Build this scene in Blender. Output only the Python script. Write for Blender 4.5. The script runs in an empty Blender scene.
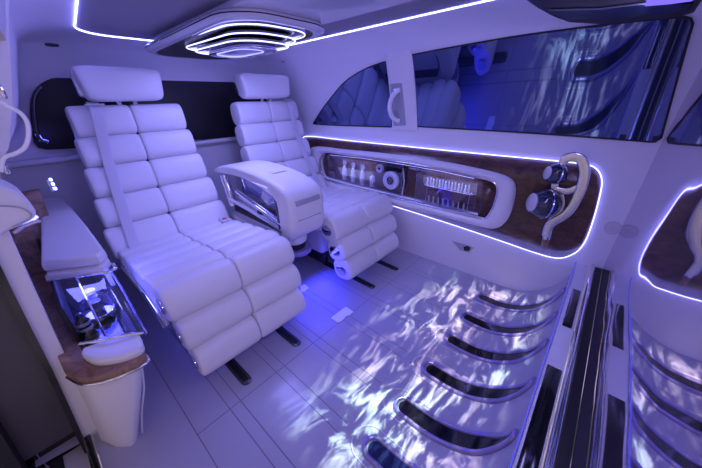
import bpy, bmesh, math, random
from mathutils import Vector, Matrix
from math import sin, cos, pi, radians
random.seed(7)
S = bpy.context.scene
COL = S.collection

# ------------------------------------------------------------------ camera
FPX = 285.0
TH = radians(26.5)
YAW = radians(41.3)
FH = Vector((cos(YAW), sin(YAW), 0))
CR = Vector((sin(YAW), -cos(YAW), 0))
CF = FH * cos(TH) + Vector((0, 0, -sin(TH)))
CU = FH * sin(TH) + Vector((0, 0, cos(TH)))
CP = Vector((0, 0, 1.1))
cam = bpy.data.cameras.new('camera')
cam.sensor_width = 36
cam.sensor_fit = 'HORIZONTAL'
cam.lens = 36 * FPX / 702
cam.clip_start = 0.02
camo = bpy.data.objects.new('camera', cam)
COL.objects.link(camo)
mw = Matrix((CR, CU, -CF)).transposed().to_4x4()
mw.translation = CP
camo.matrix_world = mw
S.camera = camo


def ray(px, py):
    return CF * FPX + CR * (px - 351) + CU * (234 - py)


def at(axis, v, px, py):
    """the place on the plane axis = v that a photo point shows"""
    d = ray(px, py)
    return CP + d * ((v - CP[axis]) / d[axis])


# ------------------------------------------------------------------ materials
def new_mat(name):
    m = bpy.data.materials.new(name)
    m.use_nodes = True
    nt = m.node_tree
    for n in list(nt.nodes):
        nt.nodes.remove(n)
    out = nt.nodes.new('ShaderNodeOutputMaterial')
    return m, nt, out


def N(nt, t, **kw):
    n = nt.nodes.new(t)
    for k, v in kw.items():
        if k.startswith('i_'):
            n.inputs[k[2:].replace('_', ' ')].default_value = v
        else:
            setattr(n, k, v)
    return n


def principled(name, col, rough=.5, metal=0., bump=0., bscale=300., coat=0., var=0., spec=.5, ior=1.5, detail=3., trans=0.):
    m, nt, out = new_mat(name)
    b = N(nt, 'ShaderNodeBsdfPrincipled')
    b.inputs['Base Color'].default_value = (*col, 1)
    b.inputs['Roughness'].default_value = rough
    b.inputs['Metallic'].default_value = metal
    b.inputs['Coat Weight'].default_value = coat
    b.inputs['Coat Roughness'].default_value = .08
    b.inputs['Specular IOR Level'].default_value = spec
    b.inputs['IOR'].default_value = ior
    b.inputs['Transmission Weight'].default_value = trans
    nt.links.new(b.outputs[0], out.inputs[0])
    tc = N(nt, 'ShaderNodeTexCoord')
    nz = N(nt, 'ShaderNodeTexNoise')
    nz.inputs['Scale'].default_value = bscale
    nz.inputs['Detail'].default_value = detail
    nt.links.new(tc.outputs['Object'], nz.inputs['Vector'])
    if bump:
        bp = N(nt, 'ShaderNodeBump')
        bp.inputs['Strength'].default_value = bump
        bp.inputs['Distance'].default_value = .002
        nt.links.new(nz.outputs[0], bp.inputs['Height'])
        nt.links.new(bp.outputs[0], b.inputs['Normal'])
    if var:
        mx = N(nt, 'ShaderNodeMix', data_type='RGBA')
        nz2 = N(nt, 'ShaderNodeTexNoise')
        nz2.inputs['Scale'].default_value = 6
        nt.links.new(tc.outputs['Object'], nz2.inputs['Vector'])
        nt.links.new(nz2.outputs[0], mx.inputs['Factor'])
        mx.inputs[6].default_value = (*[c * (1 - var) for c in col], 1)
        mx.inputs[7].default_value = (*[min(1, c * (1 + var)) for c in col], 1)
        nt.links.new(mx.outputs[2], b.inputs['Base Color'])
    return m


def emission(name, col, k):
    m, nt, out = new_mat(name)
    e = N(nt, 'ShaderNodeEmission')
    e.inputs[0].default_value = (*col, 1)
    e.inputs[1].default_value = k
    nt.links.new(e.outputs[0], out.inputs[0])
    return m


def clear_glass(name, tint, mixg=.10, rough=.02):
    """thin clear glass: part mirror, part see-through"""
    m, nt, out = new_mat(name)
    g = N(nt, 'ShaderNodeBsdfGlossy')
    g.inputs['Roughness'].default_value = rough
    g.inputs[0].default_value = (.9, .9, 1, 1)
    t = N(nt, 'ShaderNodeBsdfTransparent')
    t.inputs[0].default_value = (*tint, 1)
    lw = N(nt, 'ShaderNodeLayerWeight')
    lw.inputs[0].default_value = mixg
    ad = N(nt, 'ShaderNodeMath', operation='MULTIPLY_ADD')
    nt.links.new(lw.outputs['Facing'], ad.inputs[0])
    ad.inputs[1].default_value = .5
    ad.inputs[2].default_value = .06
    mx = N(nt, 'ShaderNodeMixShader')
    nt.links.new(ad.outputs[0], mx.inputs[0])
    nt.links.new(t.outputs[0], mx.inputs[1])
    nt.links.new(g.outputs[0], mx.inputs[2])
    nt.links.new(mx.outputs[0], out.inputs[0])
    return m


def wood_mat(name, c0, c1, scale=9.):
    m, nt, out = new_mat(name)
    b = N(nt, 'ShaderNodeBsdfPrincipled')
    b.inputs['Roughness'].default_value = .3
    b.inputs['Coat Weight'].default_value = .25
    b.inputs['Coat Roughness'].default_value = .12
    tc = N(nt, 'ShaderNodeTexCoord')
    mp = N(nt, 'ShaderNodeMapping')
    mp.inputs['Scale'].default_value = (1.5, 1, 1.5)
    nz = N(nt, 'ShaderNodeTexNoise')
    nz.inputs['Scale'].default_value = scale
    nz.inputs['Detail'].default_value = 8
    nz.inputs['Roughness'].default_value = .72
    nz.inputs['Distortion'].default_value = 1.6
    cr = N(nt, 'ShaderNodeValToRGB')
    cr.color_ramp.elements[0].position = .35
    cr.color_ramp.elements[1].position = .68
    cr.color_ramp.elements[0].color = (*c0, 1)
    cr.color_ramp.elements[1].color = (*c1, 1)
    nt.links.new(tc.outputs['Object'], mp.inputs[0])
    nt.links.new(mp.outputs[0], nz.inputs['Vector'])
    nt.links.new(nz.outputs[0], cr.inputs[0])
    nt.links.new(cr.outputs[0], b.inputs['Base Color'])
    nt.links.new(b.outputs[0], out.inputs[0])
    return m


def mirror_mat(name, refl, base, k, rough=.02, bump=0.):
    """dark or tinted glass: a mirror share k over a diffuse body"""
    m, nt, out = new_mat(name)
    g = N(nt, 'ShaderNodeBsdfGlossy')
    g.inputs[0].default_value = (*refl, 1)
    g.inputs['Roughness'].default_value = rough
    d = N(nt, 'ShaderNodeBsdfDiffuse')
    d.inputs[0].default_value = (*base, 1)
    mx = N(nt, 'ShaderNodeMixShader')
    mx.inputs[0].default_value = k
    if bump:
        tc = N(nt, 'ShaderNodeTexCoord')
        nz = N(nt, 'ShaderNodeTexNoise')
        nz.inputs['Scale'].default_value = 3.5
        nz.inputs['Detail'].default_value = 1
        bp = N(nt, 'ShaderNodeBump')
        bp.inputs['Strength'].default_value = bump
        bp.inputs['Distance'].default_value = .02
        nt.links.new(tc.outputs['Object'], nz.inputs['Vector'])
        nt.links.new(nz.outputs[0], bp.inputs['Height'])
        nt.links.new(bp.outputs[0], g.inputs['Normal'])
    nt.links.new(d.outputs[0], mx.inputs[1])
    nt.links.new(g.outputs[0], mx.inputs[2])
    nt.links.new(mx.outputs[0], out.inputs[0])
    return m


M = {}
M['leather'] = principled('white_leather', (.80, .77, .80), .42, bump=.12, bscale=420)
M['trim'] = principled('trim_leather', (.78, .75, .81), .5, bump=.08, bscale=300)
M['suede'] = principled('roof_suede', (.30, .28, .34), .85, bump=.15, bscale=500)
M['belt'] = principled('belt_webbing', (.66, .63, .70), .6, bump=.3, bscale=700)
M['chrome'] = principled('chrome', (.82, .82, .86), .09, 1.)
M['satin'] = principled('satin_metal', (.72, .71, .74), .26, 1.)
M['darkmetal'] = principled('dark_metal', (.10, .10, .13), .25, .8)
M['black'] = principled('black_gloss', (.006, .006, .009), .12, coat=.4)
M['blackmat'] = principled('black_matte', (.010, .009, .013), .55)
M['screen'] = principled('rear_glass', (.007, .005, .010), .5)
M['jamb'] = principled('jamb_paint', (.062, .054, .062), .38, coat=.15)
M['wood'] = wood_mat('burl_wood', (.035, .012, .010), (.15, .060, .045), 11)
M['wood_light'] = wood_mat('walnut_wood', (.14, .065, .045), (.46, .27, .19), 9)
M['led'] = emission('led_violet', (.24, .245, 1.0), 4.2)
M['led_roof'] = emission('led_roof', (.20, .21, 1.0), 11.)
M['led_bar'] = emission('led_lavender', (.34, .345, 1.0), 2.6)
M['led_blue'] = emission('led_blue', (.10, .10, 1.0), 5.)
M['led_spot'] = emission('led_spot', (.3, .35, 1.0), 3.)
M['window'] = mirror_mat('tinted_window', (.42, .50, .84), (.012, .020, .075), .36, .02)
M['mirror'] = mirror_mat('partition_glass', (.90, .86, .96), (.16, .13, .18), .80, .03, bump=.12)
M['glass'] = clear_glass('clear_glass', (.93, .93, 1.0))
M['glassblue'] = clear_glass('blue_glass', (.62, .64, .95), .3)
M['crystal'] = principled('crystal', (.90, .92, 1.0), .04, trans=.6, ior=1.5, coat=.6)
M['smoke'] = principled('smoked_crystal', (.06, .065, .14), .03, trans=.5, ior=1.5, coat=.5)
M['silver'] = principled('silver_lacquer', (.62, .60, .66), .22, coat=.6)
M['unit'] = principled('unit_brown', (.030, .020, .022), .45)
M['lens'] = principled('unit_lens', (.006, .008, .03), .25)
M['frost'] = principled('frosted_strip', (.45, .45, .52), .3, .3)
M['white_gloss'] = principled('white_gloss', (.85, .85, .9), .15, coat=.5)
M['matte_white'] = principled('matte_white', (.95, .95, .97), .6)
M['red'] = principled('red_button', (.55, .02, .02), .4)
M['grille'] = None
M['led_soft'] = emission('led_soft', (.32, .32, 1.0), 1.2)
M['led_dim'] = emission('led_dim', (.10, .10, 1.0), .5)
M['display'] = emission('display_violet', (.20, .14, 1.0), .7)


def grille_mat():
    m, nt, out = new_mat('speaker_grille')
    b = N(nt, 'ShaderNodeBsdfPrincipled')
    b.inputs['Roughness'].default_value = .5
    tc = N(nt, 'ShaderNodeTexCoord')
    vo = N(nt, 'ShaderNodeTexVoronoi')
    vo.inputs['Scale'].default_value = 260
    vo.inputs['Randomness'].default_value = 0
    cr = N(nt, 'ShaderNodeValToRGB')
    cr.color_ramp.elements[0].position = .25
    cr.color_ramp.elements[1].position = .4
    cr.color_ramp.elements[0].color = (.25, .23, .28, 1)
    cr.color_ramp.elements[1].color = (.62, .59, .64, 1)
    nt.links.new(tc.outputs['Object'], vo.inputs['Vector'])
    nt.links.new(vo.outputs['Distance'], cr.inputs[0])
    nt.links.new(cr.outputs[0], b.inputs['Base Color'])
    nt.links.new(b.outputs[0], out.inputs[0])
    return m


M['grille'] = grille_mat()


def floor_mat():
    """pale panels with paired grooves running fore and aft and a cross joint"""
    m, nt, out = new_mat('floor_panels')
    b = N(nt, 'ShaderNodeBsdfPrincipled')
    tc = N(nt, 'ShaderNodeTexCoord')
    sp = N(nt, 'ShaderNodeSeparateXYZ')
    nt.links.new(tc.outputs['Object'], sp.inputs[0])

    def groove(src, centre, w=.0024):
        a = N(nt, 'ShaderNodeMath', operation='SUBTRACT')
        nt.links.new(src, a.inputs[0])
        a.inputs[1].default_value = centre
        c = N(nt, 'ShaderNodeMath', operation='ABSOLUTE')
        nt.links.new(a.outputs[0], c.inputs[0])
        d = N(nt, 'ShaderNodeMath', operation='DIVIDE', use_clamp=True)
        nt.links.new(c.outputs[0], d.inputs[0])
        d.inputs[1].default_value = w
        return d.outputs[0]

    def mul(a, c, op='MULTIPLY'):
        n = N(nt, 'ShaderNodeMath', operation=op)
        nt.links.new(a, n.inputs[0])
        nt.links.new(c, n.inputs[1])
        return n.outputs[0]
    # pairs of lines, period .2135
    acc = None
    for x in (.0825, .206, .250, .4205, .465, .636, .681, .850, .895, 1.066, 1.111, 1.282, 1.327, 1.498, 1.543):
        g = groove(sp.outputs['X'], x)
        acc = g if acc is None else mul(acc, g, 'MINIMUM')
    cross = groove(sp.outputs['Y'], .805)
    acc = mul(acc, cross, 'MINIMUM')
    cross2 = groove(sp.outputs['Y'], 1.63)
    acc = mul(acc, cross2, 'MINIMUM')
    # lines stop short of the slots and outside the panelled area
    lim = N(nt, 'ShaderNodeMath', operation='LESS_THAN')
    nt.links.new(sp.outputs['Y'], lim.inputs[0])
    lim.inputs[1].default_value = .43
    acc = mul(acc, lim.outputs[0], 'MAXIMUM')
    lim = N(nt, 'ShaderNodeMath', operation='LESS_THAN')
    nt.links.new(sp.outputs['X'], lim.inputs[0])
    lim.inputs[1].default_value = .079
    acc = mul(acc, lim.outputs[0], 'MAXIMUM')
    mx = N(nt, 'ShaderNodeMix', data_type='RGBA')
    nt.links.new(acc, mx.inputs['Factor'])
    mx.inputs[6].default_value = (.12, .11, .16, 1)
    mx.inputs[7].default_value = (.41, .39, .49, 1)
    nt.links.new(mx.outputs[2], b.inputs['Base Color'])
    nz = N(nt, 'ShaderNodeTexNoise')
    nz.inputs['Scale'].default_value = 350
    nt.links.new(tc.outputs['Object'], nz.inputs['Vector'])
    h = N(nt, 'ShaderNodeMath', operation='MULTIPLY_ADD')
    nt.links.new(nz.outputs[0], h.inputs[0])
    h.inputs[1].default_value = .06
    nt.links.new(acc, h.inputs[2])
    bp = N(nt, 'ShaderNodeBump')
    bp.inputs['Strength'].default_value = .6
    bp.inputs['Distance'].default_value = .002
    nt.links.new(h.outputs[0], bp.inputs['Height'])
    nt.links.new(bp.outputs[0], b.inputs['Normal'])
    b.inputs['Roughness'].default_value = .34
    b.inputs['Coat Weight'].default_value = .25
    b.inputs['Coat Roughness'].default_value = .12
    nt.links.new(b.outputs[0], out.inputs[0])
    return m


M['floor'] = floor_mat()


# ------------------------------------------------------------------ object helpers
def link(name, me, mat, parent=None, smooth=True):
    o = bpy.data.objects.new(name, me)
    COL.objects.link(o)
    if mat is not None:
        me.materials.append(mat)
    if smooth:
        for p in me.polygons:
            p.use_smooth = True
    if parent is not None:
        o.parent = parent
    return o


def mesh(name, vs, fs, mat, parent=None, smooth=True, fix=True):
    me = bpy.data.meshes.new(name)
    me.from_pydata([tuple(v) for v in vs], [], fs)
    if fix:
        bm = bmesh.new()
        bm.from_mesh(me)
        bmesh.ops.recalc_face_normals(bm, faces=bm.faces)
        bm.to_mesh(me)
        bm.free()
    me.update()
    return link(name, me, mat, parent, smooth)


def sharp(o, deg=35):
    me = o.data
    bm = bmesh.new()
    bm.from_mesh(me)
    for e in bm.edges:
        if len(e.link_faces) == 2 and e.calc_face_angle(0) > radians(deg):
            e.smooth = False
    bm.to_mesh(me)
    bm.free()
    return o


def empty(name, loc, label, cat, group=None):
    o = bpy.data.objects.new(name, None)
    COL.objects.link(o)
    o.location = loc
    o.empty_display_size = .05
    return tag(o, label, cat, group)


def tag(o, label, cat, group=None):
    o['label'] = label
    o['category'] = cat
    if group:
        o['group'] = group
    return o


def struct(o):
    o['kind'] = 'structure'
    return o


def rbox(name, size, loc, mat, parent=None, bev=.006, seg=3, rot=None):
    bm = bmesh.new()
    bmesh.ops.create_cube(bm, size=1)
    for v in bm.verts:
        v.co = Vector((v.co.x * size[0], v.co.y * size[1], v.co.z * size[2]))
    if bev > 0:
        bmesh.ops.bevel(bm, geom=list(bm.edges), offset=min(bev, min(size) * .49), segments=seg, affect='EDGES', profile=.5)
    R = rot.to_matrix().to_4x4() if rot is not None else Matrix.Identity(4)
    bm.transform(Matrix.Translation(loc) @ R)
    me = bpy.data.meshes.new(name)
    bm.to_mesh(me)
    bm.free()
    return sharp(link(name, me, mat, parent), 40)


def pad(name, size, mat, parent=None, M4=None, e1=.22, e2=.6, nu=22, nv=28, fx=None):
    """a stuffed roll: size = full width (x), depth (y), height (z)"""
    a, b, c = [s / 2 for s in size]
    ts = []
    for i in range(nu + 1):
        s = -1 + 2 * i / nu
        ts.append(math.copysign(1 - (1 - abs(s)) ** 2.6, s))
    vs, fs = [], []
    for t in ts:
        r = max(0., 1 - abs(t) ** (2 / e1)) ** (e1 / 2)
        for j in range(nv):
            v = 2 * pi * j / nv
            y = math.copysign(abs(cos(v)) ** e2, cos(v)) * b * r
            z = math.copysign(abs(sin(v)) ** e2, sin(v)) * c * r
            p = Vector((t * a, y, z))
            if fx:
                p = fx(p)
            vs.append(M4 @ p if M4 else p)
    for i in range(nu):
        for j in range(nv):
            k = (j + 1) % nv
            fs.append((i * nv + j, i * nv + k, (i + 1) * nv + k, (i + 1) * nv + j))
    me = bpy.data.meshes.new(name)
    me.from_pydata([tuple(v) for v in vs], [], fs)
    bm = bmesh.new()
    bm.from_mesh(me)
    bmesh.ops.remove_doubles(bm, verts=bm.verts, dist=1e-5)
    bmesh.ops.recalc_face_normals(bm, faces=bm.faces)
    bm.to_mesh(me)
    bm.free()
    return link(name, me, mat, parent)


def tube(name, pts, r, mat, parent=None, closed=False, n=10, flat=None, up=None):
    """sweep a round (or flat: (width, thickness)) section along points"""
    pts = [Vector(p) for p in pts]
    L = len(pts)
    vs, fs = [], []
    prev = None
    for i, p in enumerate(pts):
        if closed:
            t = (pts[(i + 1) % L] - pts[i - 1]).normalized()
        else:
            t = (pts[min(i + 1, L - 1)] - pts[max(i - 1, 0)]).normalized()
        if up is not None:
            nrm = (Vector(up) - t * t.dot(Vector(up))).normalized()
        elif prev is None:
            h = Vector((0, 0, 1)) if abs(t.z) < .9 else Vector((1, 0, 0))
            nrm = (h - t * t.dot(h)).normalized()
        else:
            nrm = (prev - t * t.dot(prev)).normalized()
        prev = nrm
        bi = t.cross(nrm)
        for j in range(n):
            a = 2 * pi * j / n
            if flat:
                ca, sa = cos(a), sin(a)
                vs.append(p + bi * (math.copysign(abs(ca) ** .35, ca) * flat[0] / 2) + nrm * (math.copysign(abs(sa) ** .35, sa) * flat[1] / 2))
            else:
                rr = r[i] if isinstance(r, (list, tuple)) else r
                vs.append(p + (bi * cos(a) + nrm * sin(a)) * rr)
    m = L if closed else L - 1
    for i in range(m):
        for j in range(n):
            k = (j + 1) % n
            i2 = (i + 1) % L
            fs.append((i * n + j, i * n + k, i2 * n + k, i2 * n + j))
    if not closed:
        fs.append(tuple(range(n)))
        fs.append(tuple((L - 1) * n + j for j in range(n)))
    return sharp(mesh(name, vs, fs, mat, parent), 50)


def lathe(name, prof, mat, parent=None, M4=None, n=24):
    """prof: (radius, height) along local z"""
    vs, fs = [], []
    for r, z in prof:
        for j in range(n):
            a = 2 * pi * j / n
            p = Vector((r * cos(a), r * sin(a), z))
            vs.append(M4 @ p if M4 else p)
    for i in range(len(prof) - 1):
        for j in range(n):
            k = (j + 1) % n
            fs.append((i * n + j, i * n + k, (i + 1) * n + k, (i + 1) * n + j))
    fs.append(tuple(range(n)))
    fs.append(tuple((len(prof) - 1) * n + j for j in range(n)))
    return sharp(mesh(name, vs, fs, mat, parent), 40)


def prism(name, outline, d, mat, parent=None, bev=0., seg=2, smooth=True):
    """outline of 3-D points (roughly flat) given a thickness vector d"""
    bm = bmesh.new()
    a = [bm.verts.new(p) for p in outline]
    b = [bm.verts.new(Vector(p) + Vector(d)) for p in outline]
    n = len(a)
    bm.faces.new(a)
    bm.faces.new(list(reversed(b)))
    for i in range(n):
        bm.faces.new((a[i], b[i], b[(i + 1) % n], a[(i + 1) % n]))
    bmesh.ops.recalc_face_normals(bm, faces=bm.faces)
    if bev:
        es = [e for e in bm.edges if (e.verts[0] in b and e.verts[1] in b) or (e.verts[0] in a and e.verts[1] in a)]
        bmesh.ops.bevel(bm, geom=es, offset=bev, segments=seg, affect='EDGES', profile=.5)
    me = bpy.data.meshes.new(name)
    bm.to_mesh(me)
    bm.free()
    return sharp(link(name, me, mat, parent, smooth), 40)


def smooth_loop(pts, closed=True, k=6):
    """Catmull-Rom through points of any dimension"""
    pts = [Vector(p) for p in pts]
    n = len(pts)
    out = []
    for i in range(n if closed else n - 1):
        if closed:
            p0, p1, p2, p3 = pts[i - 1], pts[i], pts[(i + 1) % n], pts[(i + 2) % n]
        else:
            p0, p1, p2, p3 = pts[max(i - 1, 0)], pts[i], pts[i + 1], pts[min(i + 2, n - 1)]
        for j in range(k):
            t = j / k
            out.append(.5 * ((2 * p1) + (p2 - p0) * t + (2 * p0 - 5 * p1 + 4 * p2 - p3) * t * t + (3 * p1 - p0 - 3 * p2 + p3) * t ** 3))
    if not closed:
        out.append(pts[-1])
    return out


def rrect(x0, x1, y0, y1, r, n=6):
    out = []
    for cx, cy, a0 in ((x1 - r, y1 - r, 0), (x0 + r, y1 - r, 90), (x0 + r, y0 + r, 180), (x1 - r, y0 + r, 270)):
        for i in range(n + 1):
            a = radians(a0 + 90 * i / n)
            out.append((cx + r * cos(a), cy + r * sin(a)))
    return out


# ------------------------------------------------------------------ cabin shell
MIRY = -.155


def lean(z):
    d = max(0., z - .88)
    return .36 * d + .254 * d * d


def xr(z, y):
    return 1.74 - .025 * y - lean(z)


def lerp(x, xs, ys):
    if x <= xs[0]:
        return ys[0]
    for i in range(len(xs) - 1):
        if x <= xs[i + 1]:
            t = (x - xs[i]) / (xs[i + 1] - xs[i])
            return ys[i] + t * (ys[i + 1] - ys[i])
    return ys[-1]


LZ = [0, .35, .6, .85, .97, 1.09, 1.2, 1.3]


def xl(z, y):
    b = lerp(z, LZ, [-.30, -.28, -.26, -.15, -.02, .03, .065, .10])
    return b + .06 * (y - 1.1)


def yrear(z):
    return lerp(z, [0, .9, 1.1, 1.2, 1.3], [2.3, 2.3, 2.285, 2.25, 2.17])


def zc(y):
    return 1.35 + .036 * (2.05 - y)


PX0, PX1, PYR = .338, 1.335, 2.03


def level(z):
    """plan outline of the cabin at one height: right side, rear, left side"""
    yr = yrear(z)
    rad = .2
    right, rear, left = [], [], []
    for i in range(25):
        y = -.16 + (yr - rad + .16) * i / 24
        right.append(Vector((xr(z, y), y, z)))
    rl = .06
    xa, xb = xr(z, yr - rad), xl(z, yr - rl)
    for i in range(1, 9):
        a = pi / 2 * i / 8
        rear.append(Vector((xa - rad + rad * cos(a), yr - rad + rad * sin(a), z)))
    for i in range(1, 21):
        rear.append(Vector((xa - rad + (xb + rl - xa + rad) * i / 20, yr, z)))
    for i in range(1, 9):
        a = pi / 2 + pi / 2 * i / 8
        rear.append(Vector((xb + rl + rl * cos(a), yr - rl + rl * sin(a), z)))
    for i in range(1, 25):
        y = yr - rl + (-.2 - yr + rl) * i / 24
        left.append(Vector((xl(z, y), y, z)))
    return right + rear + left


def plateau():
    rad = .17
    out = []
    for i in range(25):
        y = -.2 + (PYR - rad + .2) * i / 24
        out.append(Vector((PX1, y, 0)))
    for i in range(1, 9):
        a = pi / 2 * i / 8
        out.append(Vector((PX1 - rad + rad * cos(a), PYR - rad + rad * sin(a), 0)))
    for i in range(1, 21):
        out.append(Vector((PX1 - rad + (PX0 + rad - PX1 + rad) * i / 20, PYR, 0)))
    for i in range(1, 9):
        a = pi / 2 + pi / 2 * i / 8
        out.append(Vector((PX0 + rad + rad * cos(a), PYR - rad + rad * sin(a), 0)))
    for i in range(1, 25):
        y = PYR - rad + (-.2 - PYR + rad) * i / 24
        out.append(Vector((PX0 + .11 * (y - PYR + rad), y, 0)))
    for p in out:
        p.z = zc(p.y)
    return out


ZS = [-.12, 0, .1, .2, .35, .5, .6, .7, .8, .85, .88, .93, .97, 1.03, 1.09, 1.15, 1.2, 1.25, 1.3]
rows = [level(z) for z in ZS]
PL = plateau()
A = rows[-1]
top = []
for t in (.12, .25, .4, .55, .7, .85, 1.0):
    r = []
    for a, p in zip(A, PL):
        c = a.lerp(p, .35)
        c.z = p.z - .006
        r.append(a * (1 - t) ** 2 + c * 2 * t * (1 - t) + p * t * t)
    top.append(r)
rows += top


def shell(name, i0, i1, r0, r1, mat):
    vs, fs = [], []
    w = i1 - i0 + 1
    for r in range(r0, r1 + 1):
        vs += rows[r][i0:i1 + 1]
    for r in range(r1 - r0):
        for i in range(w - 1):
            fs.append((r * w + i, r * w + i + 1, (r + 1) * w + i + 1, (r + 1) * w + i))
    return struct(mesh(name, vs, fs, mat, fix=False))


NR = len(rows) - 1
iLs = 25 + 36           # first left index
# left index where y drops to ~1.1
kL = max(i for i in range(iLs, len(A)) if rows[5][i].y >= 1.06)
shell('wall_right', 0, 28, 0, NR, M['trim'])
shell('wall_rear', 28, 56, 0, NR, M['trim'])
shell('wall_left', 56, kL, 0, NR, M['trim'])
shell('trim_1', kL, len(A) - 1, 16, NR, M['trim'])     # roof rail above the open door
o = mesh('ceiling', PL, [tuple(range(len(PL)))], M['suede'], smooth=False)
struct(o)
# outer roof skin keeps the sky out
mesh_roof = mesh('ceiling_shell', [(-.2, -.3, 1.47), (1.9, -.3, 1.47), (1.9, 2.5, 1.47), (-.2, 2.5, 1.47)], [(0, 1, 2, 3)], M['jamb'])
struct(mesh_roof)

# ceiling light strip: one continuous strip round the roof panel
strip = tube('ceiling_light_strip', [p + Vector((0, 0, -.003)) for p in PL], .0024, M['led_roof'], n=8)
tag(strip, 'thin glowing violet light strip outlining the roof panel', 'light strip')


# ------------------------------------------------------------------ floor with the front swept up
def floor_profile():
    out = [(2.34, 0.)]
    for y in (1.9, 1.5, 1.1, 1.08, .8, .6, .45, .34):
        out.append((y, 0.))
    for i in range(0, 19):
        a = pi / 2 * i / 18
        out.append((.24 - .29 * sin(a), .30 - .30 * cos(a)))
    return out


prof = floor_profile()
vs, fs = [], []
xs = [-.22, -.12, 0, .08, .3, .6, .9, 1.2, 1.5, 1.75]
for x in xs:
    for y, z in prof:
        vs.append((x if x > -.2 else (-.166 if y < 1.09 else -.31), y, z))
for i in range(len(xs) - 1):
    for j in range(len(prof) - 1):
        a = i * len(prof) + j
        # the swept-up front starts right of the door step
        fs.append((a, a + 1, a + len(prof) + 1, a + len(prof)))
struct(mesh('floor', vs, fs, M['floor'], fix=False))


def curl(s):
    """point of the floor's side profile, s = arc length from y=.34 forward"""
    if s <= .10:
        return .34 - s, 0., Vector((0, 0, 1))
    a = min((s - .10) / .295, pi / 2)
    return .24 - .29 * sin(a), .30 - .30 * cos(a), Vector((0, sin(a), cos(a)))


def slot(x, first, nm):
    e = empty('floor_slot', (x, .34, 0), nm, 'floor slot', 'curved floor slots before the front partition')
    n = 44
    S1 = .50
    # recess panel: dark strip lying in the curved floor, framed by a raised rim
    def ribbon(hw, s0, s1, lift, taper=True, nn=n):
        ctr, rim = [], []
        for i in range(nn + 1):
            s = s0 + (s1 - s0) * (i / nn) ** 1.9
            y, z, nrm = curl(s)
            d0 = s - s0
            d1 = s1 - s
            r = hw
            w = hw
            if d0 < r:
                w = math.sqrt(max(0., r * r - (r - d0) ** 2))
            if taper and d1 < .16:
                w = min(w, hw * (.25 + .75 * d1 / .16))
            ctr.append((y, z, nrm, w))
        return ctr
    ribn = ribbon(.027, .018, S1, .004)
    vs, fs = [], []
    for y, z, nrm, w in ribn:
        p = Vector((0, y - .34, z)) + nrm * .0045
        vs += [p + Vector((-w, 0, 0)), p + Vector((w, 0, 0))]
    for i in range(len(ribn) - 1):
        fs.append((2 * i, 2 * i + 1, 2 * i + 3, 2 * i + 2))
    mesh('slot_panel', vs, fs, M['black'] if not first else M['slotblue'], e, fix=False)
    # rim: a tube running round the slot
    outer = ribbon(.035, .004, S1, .004)
    loop = [Vector((-w, y - .34, z)) + nrm * .004 for y, z, nrm, w in outer] + [Vector((w, y - .34, z)) + nrm * .004 for y, z, nrm, w in reversed(outer)]
    tube('slot_rim', loop, .0085, M['slotrim'], e, closed=True, n=8)
    # shallow outer step, a wide lip round the head
    outer2 = ribbon(.062, -.045, .12, .001, taper=False)
    loop = [Vector((-w, y - .34, z)) + nrm * .0015 for y, z, nrm, w in outer2] 
    l2 = [Vector((w, y - .34, z)) + nrm * .0015 for y, z, nrm, w in outer2]
    tube('slot_step', list(reversed(loop)) + l2, .0022, M['trim'], e, n=6)
    return e


M['slotblue'] = principled('slot_blue', (.012, .018, .09), .15, coat=.4)
M['slotrim'] = principled('slot_rim_metal', (.34, .29, .56), .3, .55)
slot_x = [.465, .658, .878, 1.10, 1.306, 1.53]
slot_l = ['dark blue floor slot nearest the camera, at the bottom edge of the photo',
          'long black floor slot, second from the bottom edge of the photo',
          'black curved floor slot, third from the bottom edge of the photo',
          'black curved floor slot, third from the right cabin wall',
          'black curved floor slot, second from the right cabin wall',
          'black curved floor slot nearest the right cabin wall']
for i, (x, l) in enumerate(zip(slot_x, slot_l)):
    slot(x, i == 0, l)


# seat rails let into the floor
def rail(x, label):
    e = empty('seat_rail', (x, 0, 0), label, 'seat rail', 'seat rails in the floor')
    out = [(px, py) for px, py in rrect(-.022, .022, .845, 1.30, .02, 5)]
    prism('rail_frame', [Vector((a, b, 0)) for a, b in out], (0, 0, .004), M['darkmetal'], e, bev=.0015)
    prism('rail_channel', [Vector((a, b, .004)) for a, b in rrect(-.012, .012, .865, 1.29, .004, 3)], (0, 0, .0012), M['blackmat'], e)
    return e


rail(.312, 'black floor rail under the outer side of the large near seat')
rail(.582, 'black floor rail under the inner side of the large near seat')
rail(1.185, 'black floor rail under the inner side of the far seat')
rail(1.453, 'black floor rail under the far seat, nearest the right wall')

# ------------------------------------------------------------------ front shelf and partition
e = empty('partition_sill', (0, -.05, .30), 'pale sill with chrome strip and black gap below the mirror partition', 'sill')
rbox('sill_board', (1.50, .052, .02), (1.0, -.027, -.010), M['trim'], e, .003)
tube('edge_light', [(.26, 0.003, .002), (1.745, 0.003, .002)], .0018, M['led_dim'], e, n=6)
rbox('display_inset', (.62, .040, .004), (.60, -.028, .002), M['black'], e, .0015)
rbox('dark_reflection', (.30, .030, .003), (1.30, -.030, .0015), M['black'], e, .001)  # black plate standing in for a dark reflection on the sill
tube('chrome_strip', [(.25, -.066, .004), (1.74, -.066, .004)], .011, M['chrome'], e, n=12)
rbox('black_gap', (1.50, .026, .006), (1.0, -.091, -.001), M['blackmat'], e, .001)
g = mesh('partition_glass', [(.14, MIRY, .27), (1.75, MIRY, .27), (1.75, MIRY, 1.42), (.14, MIRY, 1.42)], [(0, 1, 2, 3)], M['mirror'], smooth=False)
sol = g.modifiers.new('thick', 'SOLIDIFY')
sol.thickness = .012
sol.offset = 1
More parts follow.
